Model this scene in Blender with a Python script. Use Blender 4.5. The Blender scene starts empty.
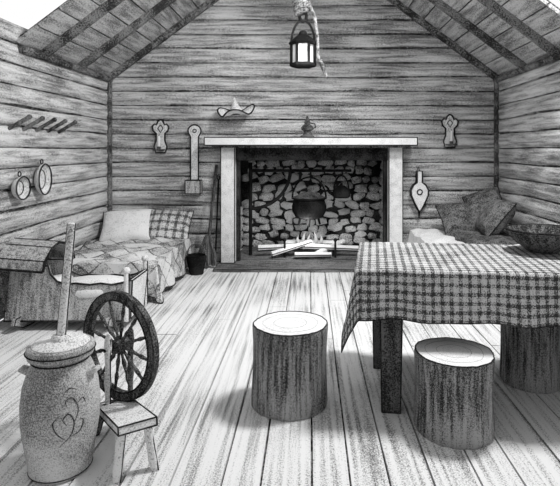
import bpy, bmesh, math, random
from mathutils import Vector, Matrix, noise
random.seed(7)
sc = bpy.context.scene
try:
    sc.view_settings.view_transform = 'Standard'
except Exception: pass
H = 1.30
# ------------------------------------------------------------ materials
def pencil(name, light=0.8, dark=0.08, cover=0.5, soft=0.09, gscale=95, stroke=(6,6,6), wg=0.5, patch=0.25, extra=None):
    m = bpy.data.materials.new(name); m.use_nodes = True
    nt = m.node_tree; N = nt.nodes; L = nt.links
    bs = N['Principled BSDF']; bs.inputs['Roughness'].default_value = 0.95
    bs.inputs['Specular IOR Level'].default_value = 0.05
    tc = N.new('ShaderNodeTexCoord')
    g = N.new('ShaderNodeTexNoise'); g.inputs['Scale'].default_value = gscale; g.inputs['Detail'].default_value = 2
    L.new(tc.outputs['Object'], g.inputs['Vector'])
    mp = N.new('ShaderNodeMapping'); mp.inputs['Scale'].default_value = stroke
    L.new(tc.outputs['Object'], mp.inputs['Vector'])
    s = N.new('ShaderNodeTexNoise'); s.inputs['Scale'].default_value = 1; s.inputs['Detail'].default_value = 3
    L.new(mp.outputs[0], s.inputs['Vector'])
    p = N.new('ShaderNodeTexNoise'); p.inputs['Scale'].default_value = 1.7; p.inputs['Detail'].default_value = 1
    L.new(tc.outputs['Object'], p.inputs['Vector'])
    def math_(op, a, b):
        n = N.new('ShaderNodeMath'); n.operation = op
        for i, v in enumerate((a, b)):
            if isinstance(v, (int, float)): n.inputs[i].default_value = v
            else: L.new(v, n.inputs[i])
        return n.outputs[0]
    v = math_('ADD', math_('MULTIPLY', g.outputs[0], wg), math_('MULTIPLY', s.outputs[0], 1-wg))
    v = math_('ADD', v, math_('MULTIPLY', math_('SUBTRACT', p.outputs[0], 0.5), patch))
    if extra: v = math_('ADD', v, extra(N, L, tc, math_))
    mr = N.new('ShaderNodeMapRange'); mr.interpolation_type = 'SMOOTHSTEP'
    mr.inputs['From Min'].default_value = cover - soft; mr.inputs['From Max'].default_value = cover + soft
    mr.inputs['To Min'].default_value = dark; mr.inputs['To Max'].default_value = light
    L.new(v, mr.inputs['Value'])
    L.new(mr.outputs[0], bs.inputs['Base Color'])
    return m
def plaid(period, w, strength):
    def f(N, L, tc, M):
        sp = N.new('ShaderNodeSeparateXYZ'); L.new(tc.outputs['UV'], sp.inputs[0])
        out = None
        for k in (0, 1):
            fr = M('FRACT', M('MULTIPLY', sp.outputs[k], 1/period), 0)
            ls = M('MULTIPLY', M('LESS_THAN', fr, w), -strength)
            out = ls if out is None else M('ADD', out, ls)
        return out
    return f
def patchwork(N, L, tc, M):
    sp = N.new('ShaderNodeSeparateXYZ'); L.new(tc.outputs['UV'], sp.inputs[0])
    a = M('MULTIPLY', M('ADD', sp.outputs[0], sp.outputs[1]), 4.2)
    b = M('MULTIPLY', M('SUBTRACT', sp.outputs[0], sp.outputs[1]), 4.2)
    fa = M('FRACT', a, 0); fb = M('FRACT', b, 0)
    line = M('MULTIPLY', M('ADD', M('LESS_THAN', fa, 0.09), M('LESS_THAN', fb, 0.09)), -0.14)
    cv = N.new('ShaderNodeCombineXYZ'); L.new(M('FLOOR', a, 0), cv.inputs[0]); L.new(M('FLOOR', b, 0), cv.inputs[1])
    wn = N.new('ShaderNodeTexWhiteNoise'); wn.noise_dimensions = '2D'; L.new(cv.outputs[0], wn.inputs['Vector'])
    return M('ADD', line, M('MULTIPLY', M('SUBTRACT', wn.outputs['Value'], 0.6), 0.22))

mWallB = pencil('log_wall_back_mat', .70, .10, .488, .14, 120, (2.4,9,34), .54, .22)
mWallS = pencil('log_wall_side_mat', .74, .11, .478, .14, 120, (9,2.4,34), .54, .22)
mGap   = pencil('log_gap_mat', .36, .03, .53, .08, 70, (10,10,10), .6)
mCeil  = pencil('ceiling_board_mat', .60, .12, .49, .14, 90, (24,2.5,24), .55)
mBeam  = pencil('beam_mat', .26, .03, .52, .10, 80, (8,8,8), .6)
mFloor = pencil('floor_board_mat', .84, .14, .428, .11, 160, (42,1.1,10), .48, .22)
mLine  = pencil('dark_edge_mat', .08, .015, .55, .1, 90)
mWoodL = pencil('light_wood_mat', .84, .25, .42, .13, 150, (14,14,14), .75)
mWoodV = pencil('upright_wood_mat', .60, .10, .48, .13, 150, (40,40,4), .6)
mWoodD = pencil('dark_wood_mat', .20, .02, .52, .12, 150, (30,30,5), .6)
mBark  = pencil('bark_mat', .40, .03, .50, .13, 190, (60,60,4), .5, .40)
mTop   = pencil('cut_wood_mat', .86, .48, .38, .12, 150, (12,12,12), .75)
mIron  = pencil('iron_mat', .028, .006, .52, .1, 100)
mIronG = pencil('worn_iron_mat', .20, .015, .50, .12, 120)
mStone = pencil('fieldstone_mat', .76, .16, .46, .14, 90, (8,8,8), .7, .6)
mSoot  = pencil('soot_mat', .05, .006, .50, .1, 80)
mHearth= pencil('hearth_mat', .26, .05, .50, .12, 100, (6,20,6), .65)
mWhite = pencil('linen_mat', .86, .40, .39, .12, 110, (8,8,8), .7)
mCrock = pencil('crock_glaze_mat', .66, .12, .47, .20, 190, (10,10,14), .75, .8)
mTin   = pencil('tin_mat', .80, .22, .43, .12, 110, (8,8,8), .75)
mCloth = pencil('tablecloth_mat', .64, .05, .415, .13, 190, (10,10,10), .75, .15, plaid(.043, .42, .125))
mPlaidP= pencil('plaid_pillow_mat', .72, .08, .44, .10, 110, (10,10,10), .7, .1, plaid(.09, .35, .11))
mQuilt = pencil('quilt_mat', .76, .10, .43, .12, 110, (10,10,10), .7, .15, patchwork)
mBlank = pencil('dark_blanket_mat', .24, .03, .51, .12, 110, (10,20,20), .65)
mGlass = pencil('frosted_glass_mat', .7, .3, .40, .1, 80)
mRope  = pencil('rope_mat', .30, .03, .50, .12, 90, (12,12,30), .6)
mTable = pencil('table_wood_mat', .18, .02, .52, .12, 150, (30,30,4), .6)
mFlame = bpy.data.materials.new('flame_mat'); mFlame.use_nodes=True
_b=mFlame.node_tree.nodes['Principled BSDF']; _b.inputs['Base Color'].default_value=(.4,.4,.4,1)
_b.inputs['Emission Color'].default_value=(1,1,1,1); _b.inputs['Emission Strength'].default_value=.16

# ------------------------------------------------------------ builder
class B:
    def __init__(s, *mats):
        s.bm = bmesh.new(); s.mats = mats; s.uv = s.bm.loops.layers.uv.new('UVMap')
    def mesh(s, vs, fs, m=0, M=None, uvs=None):
        V = [s.bm.verts.new((M @ Vector(v)) if M else Vector(v)) for v in vs]
        for f in fs:
            try: F = s.bm.faces.new([V[i] for i in f])
            except ValueError: continue
            F.material_index = m
            if uvs:
                for lp, i in zip(F.loops, f): lp[s.uv].uv = uvs[i]
        return V
    def box(s, c, d, m=0, rot=None, edge=None, er=.004, taper=1.0):
        x,y,z = d[0]/2, d[1]/2, d[2]/2; t = taper
        vs = [(-x*t,-y*t,-z),(x*t,-y*t,-z),(x*t,y*t,-z),(-x*t,y*t,-z),(-x,-y,z),(x,-y,z),(x,y,z),(-x,y,z)]
        M = Matrix.Translation(c) @ (rot.to_4x4() if rot else Matrix())
        s.mesh(vs, [(3,2,1,0),(4,5,6,7),(0,1,5,4),(1,2,6,5),(2,3,7,6),(3,0,4,7)], m, M)
        if edge is not None:
            for a,b in [(0,1),(1,2),(2,3),(3,0),(4,5),(5,6),(6,7),(7,4),(0,4),(1,5),(2,6),(3,7)]:
                s.cyl(M@Vector(vs[a]), M@Vector(vs[b]), er, er, edge, 5)
    def cyl(s, p0, p1, r0, r1, m=0, n=14, mcap=None):
        p0=Vector(p0); p1=Vector(p1); d=p1-p0
        if d.length<1e-6: return
        q = d.to_track_quat('Z','Y').to_matrix()
        vs=[]
        for p,r in ((p0,r0),(p1,r1)):
            for i in range(n):
                a=2*math.pi*i/n; vs.append(p+q@Vector((r*math.cos(a),r*math.sin(a),0)))
        s.mesh(vs,[(i,(i+1)%n,n+(i+1)%n,n+i) for i in range(n)],m)
        mc = m if mcap is None else mcap
        s.mesh(vs[:n],[tuple(reversed(range(n)))],mc); s.mesh(vs[n:],[tuple(range(n))],mc)
    def tube(s, pts, r, m=0, n=8, closed=False):
        P=[Vector(p) for p in pts]; k=len(P); vs=[]; up=Vector((0,0,1)); prev=None
        for i,p in enumerate(P):
            if closed: t=P[(i+1)%k]-P[i-1]
            else: t=P[min(i+1,k-1)]-P[max(i-1,0)]
            t.normalize()
            if prev is None:
                a = up if abs(t.z)<.9 else Vector((1,0,0)); u=t.cross(a).normalized()
            else:
                u=(prev-t*prev.dot(t)).normalized()
            prev=u; w=t.cross(u); rr=r[i] if isinstance(r,(list,tuple)) else r
            for j in range(n):
                an=2*math.pi*j/n; vs.append(p+u*rr*math.cos(an)+w*rr*math.sin(an))
        fs=[]
        for i in range(k if closed else k-1):
            for j in range(n):
                a=i*n+j;b=i*n+(j+1)%n;c=((i+1)%k)*n+(j+1)%n;d=((i+1)%k)*n+j; fs.append((a,b,c,d))
        if not closed: fs+= [tuple(reversed(range(n))), tuple(range((k-1)*n,k*n))]
        s.mesh(vs,fs,m)
    def lathe(s, prof, c=(0,0,0), m=0, n=40, M=None, mm=None):
        c=Vector(c)
        T = M if M else Matrix.Translation(c)
        vs=[]
        for r,z in prof:
            for i in range(n):
                a=2*math.pi*i/n; vs.append(Vector((max(r,.0005)*math.cos(a),max(r,.0005)*math.sin(a),z)))
        V=[s.bm.verts.new(T@v) for v in vs]
        for k in range(len(prof)-1):
            for i in range(n):
                f=s.bm.faces.new((V[k*n+i],V[k*n+(i+1)%n],V[(k+1)*n+(i+1)%n],V[(k+1)*n+i]))
                f.material_index = mm[k] if mm else m
    def ell(s, c, r, m=0, rot=None, nz=0.0, sub=2, seed=0, sq=0.0):
        t=bmesh.new(); bmesh.ops.create_icosphere(t,subdivisions=sub,radius=1)
        M=Matrix.Translation(c)@(rot.to_4x4() if rot else Matrix())
        vs=[]
        for v in t.verts:
            p=v.co.copy()
            if sq: p=Vector([math.copysign(abs(k)**(1-sq),k) for k in p])
            if nz: p*=1+nz*noise.noise(v.co*1.6+Vector((seed*3.1,seed,0)))
            vs.append(Vector((p.x*r[0],p.y*r[1],p.z*r[2])))
        s.mesh(vs,[tuple(v.index for v in f.verts) for f in t.faces],m,M); t.free()
    def extr(s, pts, th, M, m=0, edge=None, er=.004):
        n=len(pts)
        vs=[(x,0,z) for x,z in pts]+[(x,th,z) for x,z in pts]
        s.mesh(vs,[tuple(range(n)),tuple(reversed(range(n,2*n)))]+[(i,n+i,n+(i+1)%n,(i+1)%n) for i in range(n)],m,M)
        if edge is not None:
            s.tube([M@Vector((x,0,z)) for x,z in pts],er,edge,5,True)
    def done(s, name, origin=None, ang=35):
        bmesh.ops.recalc_face_normals(s.bm, faces=s.bm.faces)
        for f in s.bm.faces: f.smooth=True
        for e in s.bm.edges:
            if len(e.link_faces)==2 and e.calc_face_angle(0)>math.radians(ang): e.smooth=False
        if origin is not None:
            bmesh.ops.translate(s.bm, verts=s.bm.verts, vec=-Vector(origin))
        me=bpy.data.meshes.new(name); s.bm.to_mesh(me); s.bm.free()
        for m in s.mats: me.materials.append(m)
        o=bpy.data.objects.new(name,me); sc.collection.objects.link(o)
        if origin is not None: o.location=origin
        return o
def RZ(a): return Matrix.Rotation(a,3,'Z')
def RX(a): return Matrix.Rotation(a,3,'X')
def RY(a): return Matrix.Rotation(a,3,'Y')
def nz(*a): return noise.noise(Vector(a))

XL,XR,YB=-2.34,2.18,6.03
XA=(XL+XR)/2; EZ=2.11; SL=.75; AZ=EZ+SL*(XR-XA)
# ------------------------------------------------------------ log walls
def logrow(b, a0, a1, z0, h, conv, seed, step=.08):
    n=max(2,int((a1-a0)/step)); vs=[]; K=8
    for i in range(n+1):
        a=a0+(a1-a0)*i/n
        g0=.035+.10*max(0,nz(a*1.3,seed*7.3,1)+.25); g1=.025+.07*max(0,nz(a*1.7,seed*5.1,9)+.25)
        w0=.014*nz(a*.9,seed*1.0,3); w1=.014*nz(a*.9,seed+1.0,3)
        ts=[0,g0*.5,g0,.3,.55,.8,1-g1,1]
        for t in ts:
            z=z0+w0+(h+w1-w0)*t
            bul=.035*math.sqrt(max(0,math.sin(math.pi*min(max(t,0),1))))+.006*nz(a*3,seed*2,t*3)
            vs.append(conv(a,z,bul))
    V=[b.bm.verts.new(v) for v in vs]
    for i in range(n):
        for k in range(K-1):
            f=b.bm.faces.new((V[i*K+k],V[(i+1)*K+k],V[(i+1)*K+k+1],V[i*K+k+1]))
            f.material_index = 1 if k in (0,1,6) else 0
RH=.165
b=B(mWallB,mGap)
z=0;k=0
OX0,OX1,OZ=-.90,.94,1.32
while z<AZ:
    zt=z+RH
    half=(XR-XL)/2
    if z>EZ: half=max(.03,(AZ-z)/SL-.02)
    conv=lambda a,zz,bu: Vector((a,YB-bu+.02,zz))
    if z<OZ-.01:
        logrow(b,XL,OX0,z,RH,conv,k); logrow(b,OX1,XR,z,RH,conv,k)
    else:
        logrow(b,XA-half,XA+half,z,RH,conv,k)
    z=zt;k+=1
b.done('wall_back')
for nm,X,sg in (('wall_left',XL,1),('wall_right',XR,-1)):
    b=B(mWallS,mGap); z=0;k=40
    while z<EZ+.05:
        logrow(b,2.2,YB,z,RH,(lambda a,zz,bu:Vector((X-sg*.02+sg*bu,a,zz))),k+(0 if sg>0 else 30)); z+=RH;k+=1
    b.done(nm)
b=B(mBeam)
b.cyl((XL+.03,YB-.03,0),(XL+.03,YB-.03,EZ+.02),.03,.03,0,8)
b.cyl((XR-.03,YB-.03,0),(XR-.03,YB-.03,EZ+.02),.03,.03,0,8)
b.done('trim_1')
b=B(mBeam)
b.cyl((XL+.03,4.15,EZ+.0),(XL+.03,YB,EZ+.0),.035,.035,0,8)
b.cyl((XR-.03,3.3,EZ+.0),(XR-.03,YB,EZ+.0),.035,.035,0,8)
b.done('trim_2')
# ------------------------------------------------------------ ceiling
b=B(mCeil,mBeam,mGap)
for sg,xe,y0 in ((1,XL,4.15),(-1,XR,4.0)):
    ln=math.hypot(XR-XA,AZ-EZ); a=math.atan(SL)
    nb=13; w=ln/nb
    for i in range(nb):
        t=(i+.5)*w
        c=Vector((xe+sg*t*math.cos(a),(y0+YB)/2,EZ+.05+t*math.sin(a)))
        b.box(c,(w-.014,YB-y0+.04*random.random(),.03),0,RY(-sg*a))
    c=Vector((xe+sg*ln/2*math.cos(a),(y0+YB)/2+.03,EZ+.09+ln/2*math.sin(a)))
    b.box(c,(ln,YB-y0,.02),2,RY(-sg*a))
    for yr in (5.97,5.2,4.5):
        c=Vector((xe+sg*ln/2*math.cos(a)+sg*.02,yr,EZ+.005+ln/2*math.sin(a)))
        b.box(c,(ln,.05,.07),1,RY(-sg*a))
b.box((XA,(3.9+YB)/2,AZ-.02),(.12,YB-3.9,.14),1)
b.done('ceiling')
# ------------------------------------------------------------ floor
b=B(mFloor,mGap)
x=XL-.02
while x<XR:
    w=random.uniform(.15,.21)
    cuts=[1.2,random.uniform(2.2,5.2),YB+.02]
    for y0,y1 in zip(cuts[:-1],cuts[1:]):
        n=12; vs=[];zz=random.uniform(-.002,.002)
        for i in range(n+1):
            yy=y0+.003+(y1-y0-.006)*i/n
            e0=.0045+.003*nz(yy*1.5,x*9,0); e1=.0045+.003*nz(yy*1.5,x*9,5)
            vs+=[(x+e0,yy,zz-.02),(x+e0,yy,zz-.0),(x+w-e1,yy,zz-.0),(x+w-e1,yy,zz-.02)]
        fs=[]
        for i in range(n):
            for k in range(3): fs.append((i*4+k,i*4+k+1,(i+1)*4+k+1,(i+1)*4+k))
        fs+=[(0,1,2,3),(n*4,n*4+1,n*4+2,n*4+3)]
        b.mesh(vs,fs,0)
    x+=w
b.box(((XL+XR)/2,(1.2+YB)/2,-.03),(XR-XL,YB-1.2,.02),1)
b.done('floor')
# ------------------------------------------------------------ fireplace
b=B(mWoodL,mLine,mStone,mSoot,mHearth,mBeam)
FD=6.85
b.box((-.04,5.79,.012),(1.98,.52,.03),4,None,1,.004)
b.box((.02,6.48,.01),(1.8,.90,.03),4)
b.box((OX0-.03,6.45,.68),(.06,.92,1.36),3); b.box((OX1+.03,6.45,.68),(.06,.92,1.36),3)
b.box((.02,FD+.05,.68),(1.9,.06,1.36),3)
b.box((.02,6.45,1.345),(1.9,.92,.05),3)
def stones(org,u,v,W,Hh,nrm,seed):
    random.seed(seed); z=.0
    while z<Hh-.03:
        h=random.uniform(.085,.13); x=random.uniform(-.08,0)
        while x<W:
            w=random.uniform(.10,.23)
            c=org+u*(x+w/2)+v*(z+h/2+random.uniform(-.022,.022))
            R=Matrix((u,nrm,v)).transposed() @ RY(random.uniform(-.35,.35))
            if .02<x+w/2<W-.02:
                b.ell(c,(w/2*random.uniform(.85,1.0),.035,h/2*random.uniform(.8,1.05)),2,R,.5,2,random.random()*30,.25)
            x+=w
        z+=h
stones(Vector((OX0+.02,FD+.02,.03)),Vector((1,0,0)),Vector((0,0,1)),OX1-OX0-.04,1.22,Vector((0,1,0)),3)
stones(Vector((OX1-.0,6.12,.03)),Vector((0,1,0)),Vector((0,0,1)),.7,1.2,Vector((1,0,0)),5)
stones(Vector((OX0+.0,6.12,.03)),Vector((0,1,0)),Vector((0,0,1)),.7,.5,Vector((1,0,0)),6)
b.box((-.925,5.92,.685),(.155,.16,1.31),0,None,1,.006)
b.box((.965,5.92,.685),(.155,.16,1.31),0,None,1,.006)
b.box((.02,5.97,1.26),(1.75,.10,.15),3,None,1,.004)
b.box((-.825,6.0,.62),(.04,.08,1.2),3); b.box((.865,6.0,.62),(.04,.08,1.2),3)
b.box((.01,5.84,1.395),(2.32,.36,.085),0,None,1,.006)
b.box((.01,5.88,1.34),(2.2,.24,.03),5)
b.done('fireplace',(0,5.9,0))
# crane
b=B(mIron)
b.cyl((-.72,6.3,.03),(-.72,6.3,1.15),.022,.022)
b.cyl((-.72,6.3,1.05),(.50,6.3,1.05),.020,.016)
b.tube([(-.72+.48*math.sin(t*math.pi/2),6.3,1.05-.46*math.cos(t*math.pi/2)) for t in [i/12 for i in range(13)]],.020)
b.done('fireplace_crane',(-.72,6.3,0.03))
# cauldron
b=B(mIron,mIronG)
C=Vector((-.01,6.3,.46))
prof=[(0,.0),(.09,.005),(.17,.04),(.205,.10),(.21,.16),(.195,.21),(.185,.235),(.215,.255),(.215,.268),(.19,.27),(.16,.285),(.09,.32),(.02,.335),(.02,.36),(0,.365)]
b.lathe(prof,C,0,36,None,[0]*8+[1]*6)
b.tube([C+Vector((.205*math.cos(t),0,.25+.26*math.sin(t))) for t in [math.pi*i/16 for i in range(17)]],.011,0)
b.tube([C+Vector((0,0,.51)),C+Vector((.02,0,.53)),C+Vector((.02,0,.56)),C+Vector((0,0,.605)),C+Vector((-.02,0,.59))],.010,0)
for a in (0.5,2.6,4.7): b.cyl(C+Vector((.12*math.cos(a),.12*math.sin(a),.03)),C+Vector((.15*math.cos(a),.15*math.sin(a),-.07)),.018,.012)
b.done('cooking_cauldron',C)
# kettle
b=B(mIron,mIronG)
C=Vector((.38,6.3,.72))
b.lathe([(0,0),(.085,.0),(.108,.02),(.112,.06),(.09,.11),(.055,.135),(.05,.142),(.02,.155),(.014,.175),(0,.18)],C,0,28)
b.tube([C+Vector((-.09,0,.04)),C+Vector((-.145,0,.07)),C+Vector((-.165,0,.12)),C+Vector((-.20,0,.15))],[.026,.018,.014,.011],0)
b.tube([C+Vector((.09*math.cos(t),0,.09+.18*math.sin(t))) for t in [math.pi*i/14 for i in range(15)]],.010,0)
b.tube([C+Vector((0,0,.27)),C+Vector((.015,0,.29)),C+Vector((0,0,.345)),C+Vector((-.015,0,.33))],.009,0)
b.done('tea_kettle',C)
# firewood
b=B(mBark,mTop,mLine)
for (p0,p1,r) in [((-.62,6.20,.13),(-.08,6.33,.13),.038),((-.15,6.30,.135),(.58,6.22,.12),.04),((-.45,6.1,.075),(.02,6.32,.185),.035),((.08,6.15,.07),(.42,6.5,.16),.036),((-.30,6.52,.13),(.4,6.45,.14),.045),((-.18,6.08,.07),(.25,6.11,.07),.034)]:
    b.cyl(p0,p1,r,r*.85,1,9,1); b.tube([Vector(p0)+Vector((0,-r*.95,0)),Vector(p1)+Vector((0,-r*.82,0))],.006,2,5)
    b.tube([Vector(p0)+Vector((0,-r*.6,-r*.7)),Vector(p1)+Vector((0,-r*.5,-r*.6))],.010,2,5)
b.done('firewood',(0,6.4,.03))
b=B(mFlame)
random.seed(12)
for (x,h) in ((-.14,.10),(-.07,.15),(-.01,.12),(.06,.16),(.13,.11)):
    ph=random.random()*6
    b.tube([(x+.014*math.sin(ph+q*3.2),6.40+.01*q,.15+h*q) for q in (0,.15,.35,.55,.75,.9,1)],[.009,.018,.020,.015,.009,.004,.001],0,8)
b.done('hearth_fire',(0,6.4,.15))
b=B(mIron)
for x in (-.3,.3):
    b.box((x,6.4,.06),(.03,.45,.03)); b.cyl((x,6.16,.03),(x,6.16,.22),.014,.012); b.ell((x,6.16,.235),(.024,.024,.024)); b.cyl((x,6.6,.03),(x,6.6,.06),.012,.012)
b.done('andirons',(0,6.4,.03))
# mantel lamp
b=B(mIronG,mLine)
C=Vector((-.03,5.75,1.438))
b.lathe([(0,0),(.075,0),(.08,.015),(.05,.03),(.04,.05),(.038,.07),(.065,.085),(.07,.11),(.05,.135),(.03,.15),(.035,.17),(.018,.2),(.009,.235),(0,.24)],C,0,24)
b.tube([C+Vector((.06,0,.1)),C+Vector((.09,0,.11)),C+Vector((.085,0,.15)),C+Vector((.03,0,.16))],.007,1)
b.done('oil_lamp',C)
# ------------------------------------------------------------ fire tools
b=B(mIron,mWoodD)
random.seed(5)
b.cyl((-1.13,5.72,.16),(-1.07,5.965,1.13),.018,.018,1)
for i in range(40):
    a=random.uniform(0,6.28); r=random.uniform(.02,.12)
    b.tube([(-1.128+.015*math.cos(a),5.725+.015*math.sin(a),.36),(-1.135+r*math.cos(a)*.8,5.715+r*math.sin(a)*.4,.18),(-1.14+r*math.cos(a),5.71+r*math.sin(a)*.5,.035)],[.014,.016,.010],1,5)
b.cyl((-1.127,5.73,.29),(-1.124,5.74,.33),.040,.034,0)
b.done('hearth_broom',(-1.13,5.75,0))
b=B(mIron)
b.cyl((-1.055,5.78,.03),(-1.05,5.97,.95),.010,.010); b.tube([(-1.05,5.97,.95),(-1.07,5.965,.99),(-1.05,5.96,1.02),(-1.03,5.965,.99),(-1.048,5.97,.95)],.007)
b.done('fire_poker',(-1.02,5.8,0))
b=B(mIron,mIronG)
C=Vector((-1.19,5.45,0))
b.lathe([(0,.0),(.07,0),(.1,.14),(.105,.2),(.098,.2),(.09,.14),(.06,.02),(0,.02)],C,0,28)
b.tube([C+Vector((.1*math.cos(t),0,.19+.13*math.sin(t))) for t in [math.pi*i/14 for i in range(15)]],.006,1)
b.done('ash_bucket',C)
# ------------------------------------------------------------ wall things
def sconce(X,Z,name):
    b=B(mTin,mLine,mWhite,mIronG)
    M=Matrix.Translation((X,YB-.045,Z))
    pts=[(-.055,-.17),(.055,-.17),(.075,-.1),(.05,-.03),(.05,.05),(.085,.08),(.095,.13),(.07,.16),(.045,.15),(.03,.19),(0,.21),(-.03,.19),(-.045,.15),(-.07,.16),(-.095,.13),(-.085,.08),(-.05,.05),(-.05,-.03),(-.075,-.1)]
    b.extr(pts,.02,M,0,1,.010)
    C=Vector((X,YB-.11,Z-.15))
    b.lathe([(0,0),(.06,0),(.07,.02),(.062,.02),(.02,.012),(.022,.05),(0,.05)],C,3,24)
    b.cyl(C+Vector((0,0,.01)),C+Vector((0,0,.17)),.014,.013,2)
    b.cyl(C+Vector((0,0,.17)),C+Vector((0,0,.19)),.003,.003,1,6)
    b.box((X,YB-.075,Z-.145),(.03,.07,.012),3)
    b.tube([(X-.03,YB-.05,Z+.11),(X,YB-.05,Z+.06),(X+.03,YB-.05,Z+.11),(X,YB-.05,Z+.15)],.006,1,5,True)
    return b.done(name,(X,YB-.05,Z))
sconce(-1.72,1.44,'candle_sconce'); sconce(1.61,1.50,'candle_sconce.001')
b=B(mWoodL,mLine,mWoodV)
M=Matrix.Translation((-1.33,YB-.04,0))
pts=[(-.045,.82),(.045,.82),(.045,1.45)]+[(.075*math.cos(t),1.52+.07*math.sin(t)) for t in [math.radians(q) for q in range(-40,221,20)]]+[(-.045,1.45)]
b.extr(pts,.02,M,0,1,.008)
b.box((-1.33,YB-.09,.88),(.17,.10,.15),2,None,1,.006)
b.tube([(-1.33+.02*math.cos(t),YB-.042,1.52+.02*math.sin(t)) for t in [i*.6 for i in range(10)]],.006,1,5,True)
b.done('wall_candle_box',(-1.33,YB-.05,.8))
# tricorn hat on a peg
b=B(mTin,mLine,mWoodD)
C=Vector((-.83,YB-.17,1.70)); R=(RX(math.radians(14))@RY(math.radians(-6))).to_4x4(); T=Matrix.Translation(C)@R
n=48; vs=[];K=8
for k in range(K):
    r=.075+.125*k/(K-1)
    for i in range(n):
        a=2*math.pi*i/n; q=(k/(K-1))
        lift=.05*q*(1-math.cos(3*(a-math.pi/2)))*.8
        rr=r*(1+.12*q*math.cos(3*(a+math.pi/2)))
        vs.append((rr*math.cos(a)*1.0,rr*math.sin(a)*.65,lift))
fs=[(k*n+i,k*n+(i+1)%n,(k+1)*n+(i+1)%n,(k+1)*n+i) for k in range(K-1) for i in range(n)]
b.mesh(vs,fs,0,T)
b.tube([T@Vector(v) for v in vs[(K-1)*n:]],.009,1,6,True)
b.lathe([(.078,0),(.068,.05),(.042,.10),(.02,.15),(.008,.19),(0,.20)],(0,0,0),0,32,T)
b.lathe([(.081,.005),(.077,.025)],(0,0,0),1,32,T)
b.cyl((-.83,YB-.02,1.74),(-.83,YB-.17,1.76),.012,.01,2)
b.done('tricorn_hat',C)
# bellows
b=B(mWoodL,mLine,mBlank)
X=1.25
bel=[(.0,.60),(.02,.62),(.06,.70),(.095,.78),(.10,.84),(.07,.90),(.03,.93),(.03,1.06),(-.03,1.06),(-.03,.93),(-.07,.90),(-.10,.84),(-.095,.78),(-.06,.70),(-.02,.62)]
b.extr(bel,.015,Matrix.Translation((X,YB-.11,0)),0,1,.010)
b.extr([(x*.93,.85+(z-.85)*.95) for x,z in bel],.055,Matrix.Translation((X,YB-.095,0)),2)
b.extr(bel,.015,Matrix.Translation((X,YB-.04,0)),0,1,.006)
b.cyl((X,YB-.07,.63),(X,YB-.07,.52),.016,.009,1)
b.tube([(X+.03*math.cos(t),YB-.112,.82+.03*math.sin(t)) for t in [i*.6 for i in range(10)]],.008,1,5,True)
b.tube([(X-.02,YB-.03,1.05),(X,YB-.03,1.11),(X+.02,YB-.03,1.05)],.005,1,5)
b.done('fireplace_bellows',(X,YB-.05,.5))
# pegs on left wall
b=B(mWoodL,mWoodD)
for i in range(5):
    y=4.05+i*.20
    b.cyl((XL-.005,y-.02,1.46),(XL+.12,y+.06,1.56),.014,.017,1,8); b.ell((XL+.122,y+.061,1.562),(.021,.021,.021),1)
b.done('wall_pegs',(XL+.03,4.45,1.5))
def pan(y,z,ry,rz,name):
    b=B(mTin,mLine,mIronG)
    M=Matrix.Translation((XL+.03,y,z))@Matrix.Rotation(math.pi/2,4,'Y')@Matrix.Diagonal((rz,ry,1,1))
    b.lathe([(0,.0),(.8,.0),(1,.03),(1.0,.04),(.93,.04),(.74,.015),(0,.015)],(0,0,0),0,32,M)
    for q,r_ in ((1.0,.006),(.62,.004)):
        b.tube([(XL+.035+.035*(q>.9)+.012,y+ry*q*math.cos(t),z+rz*q*math.sin(t)) for t in [2*math.pi*i/28 for i in range(28)]],r_,1,6,True)
    b.tube([(XL+.05,y+.02*math.cos(t),z+rz+.02+.02*math.sin(t)) for t in [2*math.pi*i/12 for i in range(12)]],.005,1,5,True)
    b.done(name,(XL+.03,y,z))
pan(4.10,1.0,.10,.09,'hanging_pan'); pan(4.44,1.05,.105,.13,'hanging_platter')
# ------------------------------------------------------------ lantern
b=B(mIron,mGlass,mIronG,mWhite)
C=Vector((-.06,4.45,2.01)); 
b.lathe([(0,-.0),(.105,0),(.115,.01),(.115,.03),(.1,.035),(0,.035)],C,0,6)
for i in range(6):
    a=math.pi/3*i; b.cyl(C+Vector((.1*math.cos(a),.1*math.sin(a),.02)),C+Vector((.1*math.cos(a),.1*math.sin(a),.2)),.012,.012,0,6)
b.lathe([(.088,.035),(.088,.195)],C,1,6)
b.cyl(C+Vector((0,0,.035)),C+Vector((0,0,.13)),.02,.02,3)
b.lathe([(0,.19),(.118,.19),(.125,.205),(.1,.23),(.05,.27),(.035,.275),(.035,.295),(.02,.31),(0,.315)],C,0,6)
b.tube([C+Vector((.1*math.cos(t),0,.2+.2*math.sin(t))) for t in [math.pi*i/14 for i in range(15)]],.010,0)
b.done('hanging_lantern',C)
b=B(mRope,mIron)
top=AZ-.09
cx_,cy_=C.x,C.y
b.tube([(cx_-.03,cy_,C.z+.43),(cx_-.02,cy_,C.z+.40),(cx_,cy_,C.z+.385),(cx_+.025,cy_,C.z+.40),(cx_+.03,cy_,C.z+.44),(cx_+.01,cy_,C.z+.48),(cx_,cy_,C.z+.54),(cx_,cy_,top)],.014,1,8)
for i in range(9):
    zc=C.z+.47+i*.033; rr=.045+.018*math.sin(i*1.1)
    b.tube([(cx_-.01+.01*math.sin(i*2)+rr*math.cos(t),cy_+rr*.8*math.sin(t),zc+.018*math.cos(t+i)) for t in [2*math.pi*j/14 for j in range(14)]],.022,0,7,True)
b.cyl((cx_-.02,cy_,C.z+.47),(cx_-.05,cy_,C.z+.95),.045,.06,0,12)
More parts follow.
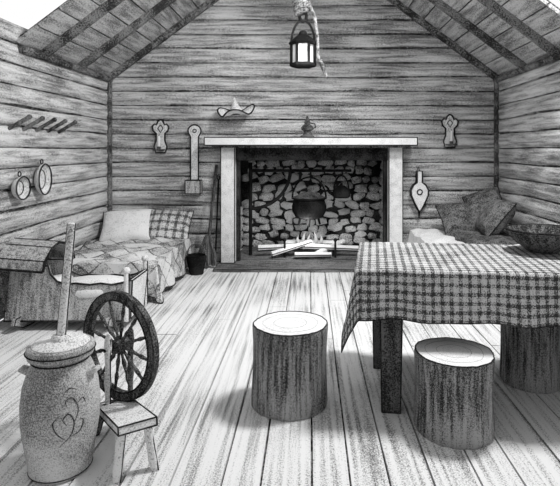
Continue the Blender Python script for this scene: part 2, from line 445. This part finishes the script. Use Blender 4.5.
b.tube([(C.x+.05,cy_-.03,C.z+.55),(C.x+.10,cy_-.04,C.z+.42),(C.x+.125,cy_-.04,C.z+.25),(C.x+.13,cy_-.04,C.z+.08),(C.x+.17,cy_-.04,C.z-.0),(C.x+.20,cy_-.04,C.z-.09)],[.012,.016,.012,.014,.022,.012],0,7)
b.done('lantern_hook',(-.06,4.45,2.4))
# ------------------------------------------------------------ cloth helper
def drape(b, M, Lx, Ly, drop, m=0, step=.03, lump=0, fold=.018, sides=(1,1,1,1), fl=8, zmin=None, seed=0, cs=.95, cext=0.0):
    x0=-drop*sides[0]; x1=Lx+drop*sides[1]; y0=-drop*sides[2]; y1=Ly+drop*sides[3]
    nx=int((x1-x0)/step)+1; ny=int((y1-y0)/step)+1; vs=[];uv=[]
    for i in range(nx+1):
        for j in range(ny+1):
            u=x0+(x1-x0)*i/nx; v=y0+(y1-y0)*j/ny
            cx=min(max(u,0),Lx); cy=min(max(v,0),Ly); ox=u-cx; oy=v-cy
            r=math.hypot(ox,oy)
            z=lump*(nz(u*3+seed,v*3,1)*.6+nz(u*7,v*7,seed)*.35)
            if r>1e-6:
                a=math.atan2(abs(oy),abs(ox)); c=math.sin(2*a)
                out=.012+.03*c*r/drop+fold*(r/drop)*(math.sin((cx*1.0+cy)*fl*3.1+seed)+.5*math.sin((cx-cy)*fl*5.3))
                out+= .02*(r/drop)
                dx,dy=ox/r,oy/r
                z-= r*cs*(1+cext*c) - .01
                px,py=cx+dx*max(out,.004),cy+dy*max(out,.004)
            else: px,py=cx,cy
            if zmin is not None: z=max(z,zmin)
            vs.append((px,py,z)); uv.append((u,v))
    fs=[(i*(ny+1)+j,(i+1)*(ny+1)+j,(i+1)*(ny+1)+j+1,i*(ny+1)+j+1) for i in range(nx) for j in range(ny)]
    b.mesh(vs,fs,m,M,uv)
    return vs,nx,ny
def hem(b,vs,nx,ny,M,r,m):
    b.tube([M@Vector(vs[i*(ny+1)]) for i in range(nx+1)],r,m,5)
    b.tube([M@Vector(vs[i]) for i in range(ny+1)],r,m,5)
def pillow(b,c,d,R,m,seed=0,line=None):
    n=18;vs=[];uv=[]
    for sgn in (1,-1):
        for i in range(n+1):
            for j in range(n+1):
                u=-1+2*i/n; v=-1+2*j/n
                t=((1-abs(u)**2.6)*(1-abs(v)**2.6))**.5
                k=1-.06*(1-abs(v)**2)*abs(u)**3; k2=1-.06*(1-abs(u)**2)*abs(v)**3
                vs.append((u*d[0]/2*k,v*d[1]/2*k2,sgn*d[2]/2*t*(1+.12*nz(u*2,v*2,seed)))); uv.append((u*d[0]/2,v*d[1]/2))
    N=(n+1)**2; fs=[]
    for s_ in (0,N):
        for i in range(n):
            for j in range(n):
                f=(s_+i*(n+1)+j,s_+(i+1)*(n+1)+j,s_+(i+1)*(n+1)+j+1,s_+i*(n+1)+j+1); fs.append(f if s_==0 else f[::-1])
    M=Matrix.Translation(c)@R.to_4x4()
    b.mesh(vs,fs,m,M,uv)
    if line is not None:
        rim=[i*(n+1) for i in range(n)]+[n*(n+1)+j for j in range(n)]+[i*(n+1)+n for i in range(n,0,-1)]+[j for j in range(n,0,-1)]
        b.tube([M@Vector(vs[i]) for i in rim],.006,line,5,True)
# ------------------------------------------------------------ bed left
b=B(mQuilt,mWhite,mPlaidP,mWoodV,mLine)
bx0,bx1,by0,by1=-2.26,-1.32,4.46,5.95
for x in (bx0+.03,bx1-.03):
    for y in (by0+.03,by1-.03): b.cyl((x,y,0),(x,y,.26),.03,.035,3)
b.box(((bx0+bx1)/2,(by0+by1)/2,.17),(bx1-bx0,by1-by0,.10),3,None,4,.004)
b.ell(((bx0+bx1)/2,(by0+by1)/2,.24),((bx1-bx0)/2*.99,(by1-by0)/2*.99,.08),1,None,0,3,0,.7)
M=Matrix.Translation((bx0,by0,.335))
vs,nx,ny=drape(b,M,bx1-bx0,by1-by0-.30,.32,0,.035,.08,.02,(0,1,1,0),5,-.325)
hem(b,vs,nx,ny,M,.005,4); b.tube([M@Vector(vs[nx*(ny+1)+j]) for j in range(ny+1)],.006,4,5)
pillow(b,(-2.00,5.72,.46),(.60,.42,.22),RX(math.radians(50))@RZ(.08),1,1,4)
pillow(b,(-1.56,5.72,.46),(.50,.40,.19),RX(math.radians(58))@RZ(-.06),2,2,4)
b.done('bed',((bx0+bx1)/2,(by0+by1)/2,0),60)
# ------------------------------------------------------------ cradle
b=B(mWoodL,mLine,mWhite,mWoodV,mBlank)
cx0,cx1,cy,hw=-2.20,-1.30,3.92,.19
def side(y,sg):
    pts=[(0,.07),(.88,.07),(.90,.37),(.84,.34),(.76,.325),(.68,.335),(.60,.325),(.50,.335),(.42,.33),(.36,.35),(.31,.40),(.29,.46),(.0,.46)]
    M=Matrix.Translation((cx0,y,0))@Matrix.Rotation(math.radians(-sg*8),4,'X')
    b.extr(pts,.02,M,3,1,.0075)
side(cy-hw,1); side(cy+hw-.02,-1)
b.box((cx1+.0,cy,.22),(.022,hw*2-.03,.28),0,RY(math.radians(4)),1,.0055,.85)
b.box(((cx0+cx1)/2,cy,.09),(.87,hw*2-.06,.02),3)
# arched head board and hood roof of three slats
hs=[(-(hw+.055),.455),(-(hw+.03),.52),(-.11,.60),(0,.625),(.11,.60),(hw+.03,.52),(hw+.055,.455)]
M90=Matrix.Translation((cx0+.012,cy,0))@Matrix.Rotation(math.pi/2,4,'Z')
b.extr([(-.16,.08),(.16,.08)]+[(p,q-.01) for p,q in reversed(hs)],.02,M90,4)  # head board given a dark tone to stand for shade inside the hood
for (ya,za),(yb,zb) in zip(hs[:-1],hs[1:]):
    d_=.016
    b.mesh([(cx0-.03,cy+ya,za+.01),(cx0+.31,cy+ya,za-.015),(cx0+.31,cy+yb,zb-.015),(cx0-.03,cy+yb,zb+.01),(cx0-.03,cy+ya,za+.01-d_),(cx0+.31,cy+ya,za-.015-d_),(cx0+.31,cy+yb,zb-.015-d_),(cx0-.03,cy+yb,zb+.01-d_)],[(0,1,2,3),(7,6,5,4),(0,4,5,1),(2,6,7,3),(1,5,6,2),(0,3,7,4)],3)
    b.tube([(cx0-.03,cy+yb,zb+.012),(cx0+.31,cy+yb,zb-.013)],.004,1,5)
b.tube([(cx0+.312,cy+p,q-.02) for p,q in hs],.010,1,5)
b.tube([(cx0-.03,cy+hs[0][0],hs[0][1]+.005),(cx0+.31,cy+hs[0][0],hs[0][1]-.02)],.009,1,5)
for x in (cx0+.12,cx1-.12):
    pts=[(-.24,.10),(-.26,.06),(-.15,.012),(0,.0),(.15,.012),(.26,.06),(.24,.10)]
    b.extr(pts,.03,Matrix.Translation((x,cy,0))@Matrix.Rotation(math.pi/2,4,'Z'),3,1,.004)
for y in (cy-hw-.02,cy+hw+.02):
    b.cyl((cx1-.01,y,.08),(cx1-.01,y,.42),.02,.018,0,10); b.ell((cx1-.01,y,.44),(.028,.028,.028),0)
    b.tube([(cx1+.012,y-.004,.08),(cx1+.01,y-.004,.42)],.004,1,5)
b.ell((cx0+.57,cy,.25),(.30,.15,.09),2,None,.25,3,4,.3)
pillow(b,(cx0+.24,cy,.28),(.26,.26,.12),RY(-.3),2,5)
b.done('baby_cradle',((cx0+cx1)/2,cy,0))
# ------------------------------------------------------------ right bed
b=B(mWhite,mBlank,mWoodV,mLine,mPlaidP)
rx0,rx1,ry0,ry1=1.14,2.10,4.75,5.95
for x in (rx0+.03,rx1-.03):
    for y in (ry0+.03,ry1-.03): b.cyl((x,y,0),(x,y,.25),.03,.03,2)
b.box(((rx0+rx1)/2,(ry0+ry1)/2,.18),(rx1-rx0,ry1-ry0,.10),2,None,3,.004)
b.ell(((rx0+rx1)/2,(ry0+ry1)/2,.28),((rx1-rx0)/2*.98,(ry1-ry0)/2*.98,.10),0,None,0,3,0,.7)
drape(b,Matrix.Translation((rx0,ry0,.40)),rx1-rx0,ry1-ry0-.1,.26,0,.035,.07,.02,(1,0,1,0),5,-.38,3)
pillow(b,(1.72,5.65,.55),(.62,.42,.26),RX(math.radians(45))@RZ(.1),1,1,3)
pillow(b,(1.90,5.35,.60),(.44,.42,.24),RY(math.radians(-50)),1,4,3)
pillow(b,(1.88,5.62,.72),(.40,.36,.18),RX(math.radians(40))@RY(math.radians(-25)),1,7,3)
drape(b,Matrix.Translation((1.50,4.9,.44)),.55,.6,.1,1,.03,.08,.02,(1,0,1,0),6,-.1,8)
b.done('daybed',((rx0+rx1)/2,(ry0+ry1)/2,0),60)
# ------------------------------------------------------------ stumps
def stump(x,y,r,h,seed,name,lean=0):
    b=B(mBark,mTop,mLine); n=96;vs=[]
    zs=[0,.015,h*.15,h*.35,h*.55,h*.75,h*.93,h-.008,h]
    for k,z in enumerate(zs):
        for i in range(n):
            a=2*math.pi*i/n
            q=1+.05*nz(math.cos(a)*1.3,math.sin(a)*1.3,seed+z*1.2)+.03*nz(math.cos(a)*9,math.sin(a)*9,seed+z*3)
            q*=1+.03*math.cos(2*math.pi*(z/h-.05))*.6
            if k in (0,8): q*=.975
            vs.append((x+r*q*math.cos(a)+lean*z,y+r*q*math.sin(a),z))
    b.mesh(vs,[(k*n+i,k*n+(i+1)%n,(k+1)*n+(i+1)%n,(k+1)*n+i) for k in range(len(zs)-1) for i in range(n)],0)
    top=vs[-n:]; cxx=x+lean*h
    b.mesh(top+[(cxx,y,h+.002)],[(i,(i+1)%n,n) for i in range(n)],1)
    b.mesh(vs[:n],[tuple(range(n))],0)
    b.tube(top,.0035,2,5,True)
    for q in (.45,.75):
        b.tube([(cxx+(p[0]-cxx)*q,y+(p[1]-y)*q,h+.0002+.002*(1-q)) for p in top[::3]],.0006,2,4,True)
    b.done(name,(x,y,0))
stump(-.103,2.68,.190,.41,1,'log_stool',.0)
stump(.672,2.43,.178,.36,11,'log_stool.001')
stump(1.24,2.93,.158,.40,23,'log_stool.002')
# ------------------------------------------------------------ table
tab=bpy.data.objects.new('dining_table',None); sc.collection.objects.link(tab)
ang=math.radians(-7); TM=Matrix.Translation((.235,2.53,0))@Matrix.Rotation(ang,4,'Z'); TL,TW=1.72,.74
tab.location=(.9,2.8,0)
b=B(mTable,mLine)
R=RZ(ang)
b.box(TM@Vector((TL/2,TW/2,.70)),(TL-.01,TW-.01,.035),0,R)
for lx,ly in ((.16,.10),(.12,TW-.12),(TL-.12,.1),(TL-.12,TW-.1)):
    p=TM@Vector((lx,ly,0)); b.box(p+Vector((0,0,.345)),(.115,.10,.69),0,R,1,.004,.78)
for ly in (.08,TW-.08): b.box(TM@Vector((TL/2,ly,.63)),(TL-.25,.025,.11),0,R)
for lx in (.1,TL-.1): b.box(TM@Vector((lx,TW/2,.63)),(.025,TW-.2,.11),0,R)
o=b.done('table_frame'); o.parent=tab; o.matrix_parent_inverse=Matrix.Translation((-.9,-2.8,0))
b=B(mCloth,mLine)
CM=TM@Matrix.Translation((0,0,.726))
vs,nx,ny=drape(b,CM,TL,TW,.255,0,.02,.004,.020,(1,1,1,1),5,None,2,.98,.12)
hem(b,vs,nx,ny,CM,.0028,1)
o=b.done('tablecloth',None,80); o.parent=tab; o.matrix_parent_inverse=Matrix.Translation((-.9,-2.8,0))
# bowl
b=B(mWoodD,mLine)
C=Vector((1.31,2.93,.731))
b.lathe([(0,0),(.08,0),(.09,.012),(.14,.045),(.185,.09),(.2,.12),(.19,.125),(.172,.095),(.13,.05),(.08,.03),(0,.025)],C,0,44)
b.lathe([(.2,.118),(.203,.125),(.195,.129),(.188,.124)],C,1,44)
b.done('wooden_bowl',C)
# ------------------------------------------------------------ churn
b=B(mCrock,mLine,mWoodL,mIronG)
C=Vector((-1.02,2.13,0))
prof=[(0,0),(.112,0),(.120,.015),(.124,.05),(.136,.12),(.148,.20),(.150,.28),(.142,.35),(.124,.41),(.110,.44),(.108,.455),(.124,.465),(.130,.485),(.127,.505),(.118,.512),(.10,.505)]
b.lathe(prof,C,0,56)
for z,r in ((.450,.110),(.487,.131),(.012,.119)): b.tube([C+Vector((r*math.cos(t),r*math.sin(t),z)) for t in [2*math.pi*i/48 for i in range(48)]],.003,1,5,True)
b.lathe([(.0,.50),(.106,.50),(.110,.512),(.10,.520),(.04,.525),(.035,.54),(.03,.545),(0,.545)],C,2,44)
d0=C+Vector((-.0,0,.515)); d1=Vector((-.975,2.13,1.0))
b.cyl(d0,d1,.018,.0165,2,16); 
for s_ in (-.018,.018): b.cyl(d0+Vector((s_,-.004,0)),d1+Vector((s_*.9,-.004,0)),.0026,.0026,1,5)
def rad(z):
    for (r0,z0),(r1,z1) in zip(prof[1:-1],prof[2:]):
        if z0<=z<=z1 and z1>z0: return r0+(r1-r0)*(z-z0)/(z1-z0)
    return .1
def on(a,z):
    r=rad(z)-.0005; t=math.radians(a); return C+Vector((r*math.cos(t),r*math.sin(t),z))
def stroke(pts,w):
    # tapered brush stroke following the crock surface; pts (deg,z)
    n=16; out=[]
    for i in range(n+1):
        s=i/n; k=s*(len(pts)-1); j=min(int(k),len(pts)-2); f=k-j
        P=[pts[max(j-1,0)],pts[j],pts[j+1],pts[min(j+2,len(pts)-1)]]
        v=[.5*((2*P[1][q])+(-P[0][q]+P[2][q])*f+(2*P[0][q]-5*P[1][q]+4*P[2][q]-P[3][q])*f*f+(-P[0][q]+3*P[1][q]-3*P[2][q]+P[3][q])*f**3) for q in (0,1)]
        out.append(on(*v))
    b.tube(out,[w*(.25+.75*math.sin(math.pi*min(1,(i+.5)/(n+1)))) for i in range(n+1)],3,6)
# leafy scroll flourish
stroke([(-66,.16),(-52,.19),(-46,.24),(-54,.28),(-62,.26),(-56,.235)],.0032)
stroke([(-46,.24),(-40,.29),(-48,.335),(-58,.33),(-56,.305)],.0032)
stroke([(-52,.19),(-38,.20),(-32,.235),(-38,.25)],.0030)
stroke([(-58,.18),(-70,.21),(-76,.25),(-70,.27)],.0028)
stroke([(-42,.31),(-32,.325),(-28,.30)],.0026)
stroke([(-60,.36),(-50,.372),(-40,.36)],.0024)
for a in (-175,-5):
    p=[on(a-9,.40),on(a-7,.41)+Vector((math.cos(math.radians(a))*.03,math.sin(math.radians(a))*.03,0)),on(a+7,.41)+Vector((math.cos(math.radians(a))*.03,math.sin(math.radians(a))*.03,0)),on(a+9,.40)]
    b.tube(p,.010,0,8)
b.done('butter_churn',C)
# ------------------------------------------------------------ spinning wheel
b=B(mWoodD,mWoodL,mLine,mIron)
W=Vector((-.885,2.42,.392)); t=Vector((-.85,.53,0)).normalized(); nrm=Vector((t.y,-t.x,0))
if nrm.y>0: nrm=-nrm
def wp(r,a,o=0): return W+t*(r*math.cos(a))+Vector((0,0,r*math.sin(a)))+nrm*o
n=64;Rr=[(.245,-.018),(.25,-.012),(.25,.012),(.245,.018),(.212,.016),(.208,0),(.212,-.016)];K=len(Rr);vs=[]
for i in range(n):
    a=2*math.pi*i/n
    for r,o in Rr: vs.append(wp(r,a,o))
b.mesh(vs,[(i*K+k,i*K+(k+1)%K,((i+1)%n)*K+(k+1)%K,((i+1)%n)*K+k) for i in range(n) for k in range(K)],0)
for r in (.247,.21): b.tube([wp(r,2*math.pi*i/n,.018) for i in range(n)],.0035,2,5,True)
for i in range(12):
    a=2*math.pi*i/12+.15
    b.tube([wp(q,a) for q in (.02,.06,.08,.10,.13,.15,.18,.215)],[.007,.007,.011,.008,.006,.010,.007,.006],0,8)
b.cyl(wp(0,0,-.035),wp(0,0,.035),.032,.032,0,18); b.cyl(wp(0,0,-.075),wp(0,0,.085),.008,.008,3,10)
pf=Vector((-.905,2.40,.125)); pn=Vector((-.69,2.07,.205)); ax=(pn-pf); Ln=ax.length; ax.normalize()
sd=ax.cross(Vector((0,0,1))).normalized(); up=sd.cross(ax).normalized()
Rb=Matrix((ax,sd,up)).transposed()
b.box((pf+pn)/2,(Ln+.04,.15,.030),1,Rb,2,.0035)
for (q,s_,dx) in ((.02,.05,-.02),(.02,-.05,.02),(.93,.05,.0),(.93,-.05,.0)):
    p=pf+ax*(Ln*q)+sd*s_; e=Vector((p.x+sd.x*s_*.5+ax.x*(.02 if q>.5 else -.03),p.y+sd.y*s_*.5+ax.y*(.02 if q>.5 else -.03),0.0))
    mid=(p+e)/2
    b.tube([p,p*.8+e*.2,mid,p*.2+e*.8,e],[.014,.02,.018,.02,.015],1 if q>.5 else 0,10)
    b.tube([p+Vector((.017,-.008,-.02)),e+Vector((.017,-.006,.0))],.003,2,5)
for o,mm in ((.065,1),(-.06,0)):
    base=W+nrm*o; base.z=.14
    pts=[base,base+Vector((0,0,.06)),base+Vector((0,0,.10)),base+Vector((0,0,.16)),base+Vector((0,0,.22)),base+Vector((0,0,.26)),base+Vector((0,0,.30)),base+Vector((0,0,.32))]
    b.tube(pts,[.012,.012,.017,.012,.014,.018,.014,.006],mm,12)
    if o>0:
        b.tube([p+Vector((.014,-.005,0)) for p in pts[:-1]],.0025,2,5)
b.cyl(W+nrm*-.085+Vector((0,0,-.255)),W+nrm*.085+Vector((0,0,-.255)),.014,.014,0,10)
b.done('spinning_wheel',(-.8,2.25,0))
# ------------------------------------------------------------ camera
cam=bpy.data.cameras.new('camera'); co=bpy.data.objects.new('camera',cam); sc.collection.objects.link(co)
co.location=(0,0,H); co.rotation_euler=(math.pi/2,0,0)
cam.sensor_fit='HORIZONTAL'; cam.sensor_width=36; cam.lens=36*520/560
cam.shift_x=-30/560; cam.shift_y=-93/560
sc.camera=co
# ------------------------------------------------------------ light
w=bpy.data.worlds.new('world'); sc.world=w; w.use_nodes=True
nt=w.node_tree; bg=nt.nodes['Background']
tc=nt.nodes.new('ShaderNodeTexCoord'); sp=nt.nodes.new('ShaderNodeSeparateXYZ'); mr=nt.nodes.new('ShaderNodeMapRange')
nt.links.new(tc.outputs['Generated'],sp.inputs[0]); nt.links.new(sp.outputs[1],mr.inputs['Value'])
mr.inputs['From Min'].default_value=-.2; mr.inputs['From Max'].default_value=.7; mr.inputs['To Min'].default_value=.38; mr.inputs['To Max'].default_value=1.0
nt.links.new(mr.outputs[0],bg.inputs['Strength']); bg.inputs[0].default_value=(1,1,1,1)
def area(n_,loc,tgt,size,e):
    l=bpy.data.lights.new(n_,'AREA'); l.size=size; l.energy=e; o=bpy.data.objects.new(n_,l); sc.collection.objects.link(o)
    o.location=loc; o.rotation_euler=(Vector(tgt)-Vector(loc)).to_track_quat('-Z','Y').to_euler(); return o
area('key_light',(1.3,3.0,3.6),(-.5,4.1,0),.5,125)  # added key light through the open roof section; the cabin has no window
area('back_wall_fill',(0,3.4,2.3),(-.1,6.0,1.1),.5,22)  # added fill that brightens the back wall around the mantel; no lamp here
l=bpy.data.lights.new('fire_light','POINT'); l.energy=6.5; l.shadow_soft_size=.10
o=bpy.data.objects.new('fire_light',l); sc.collection.objects.link(o); o.location=(-.05,6.14,.46)
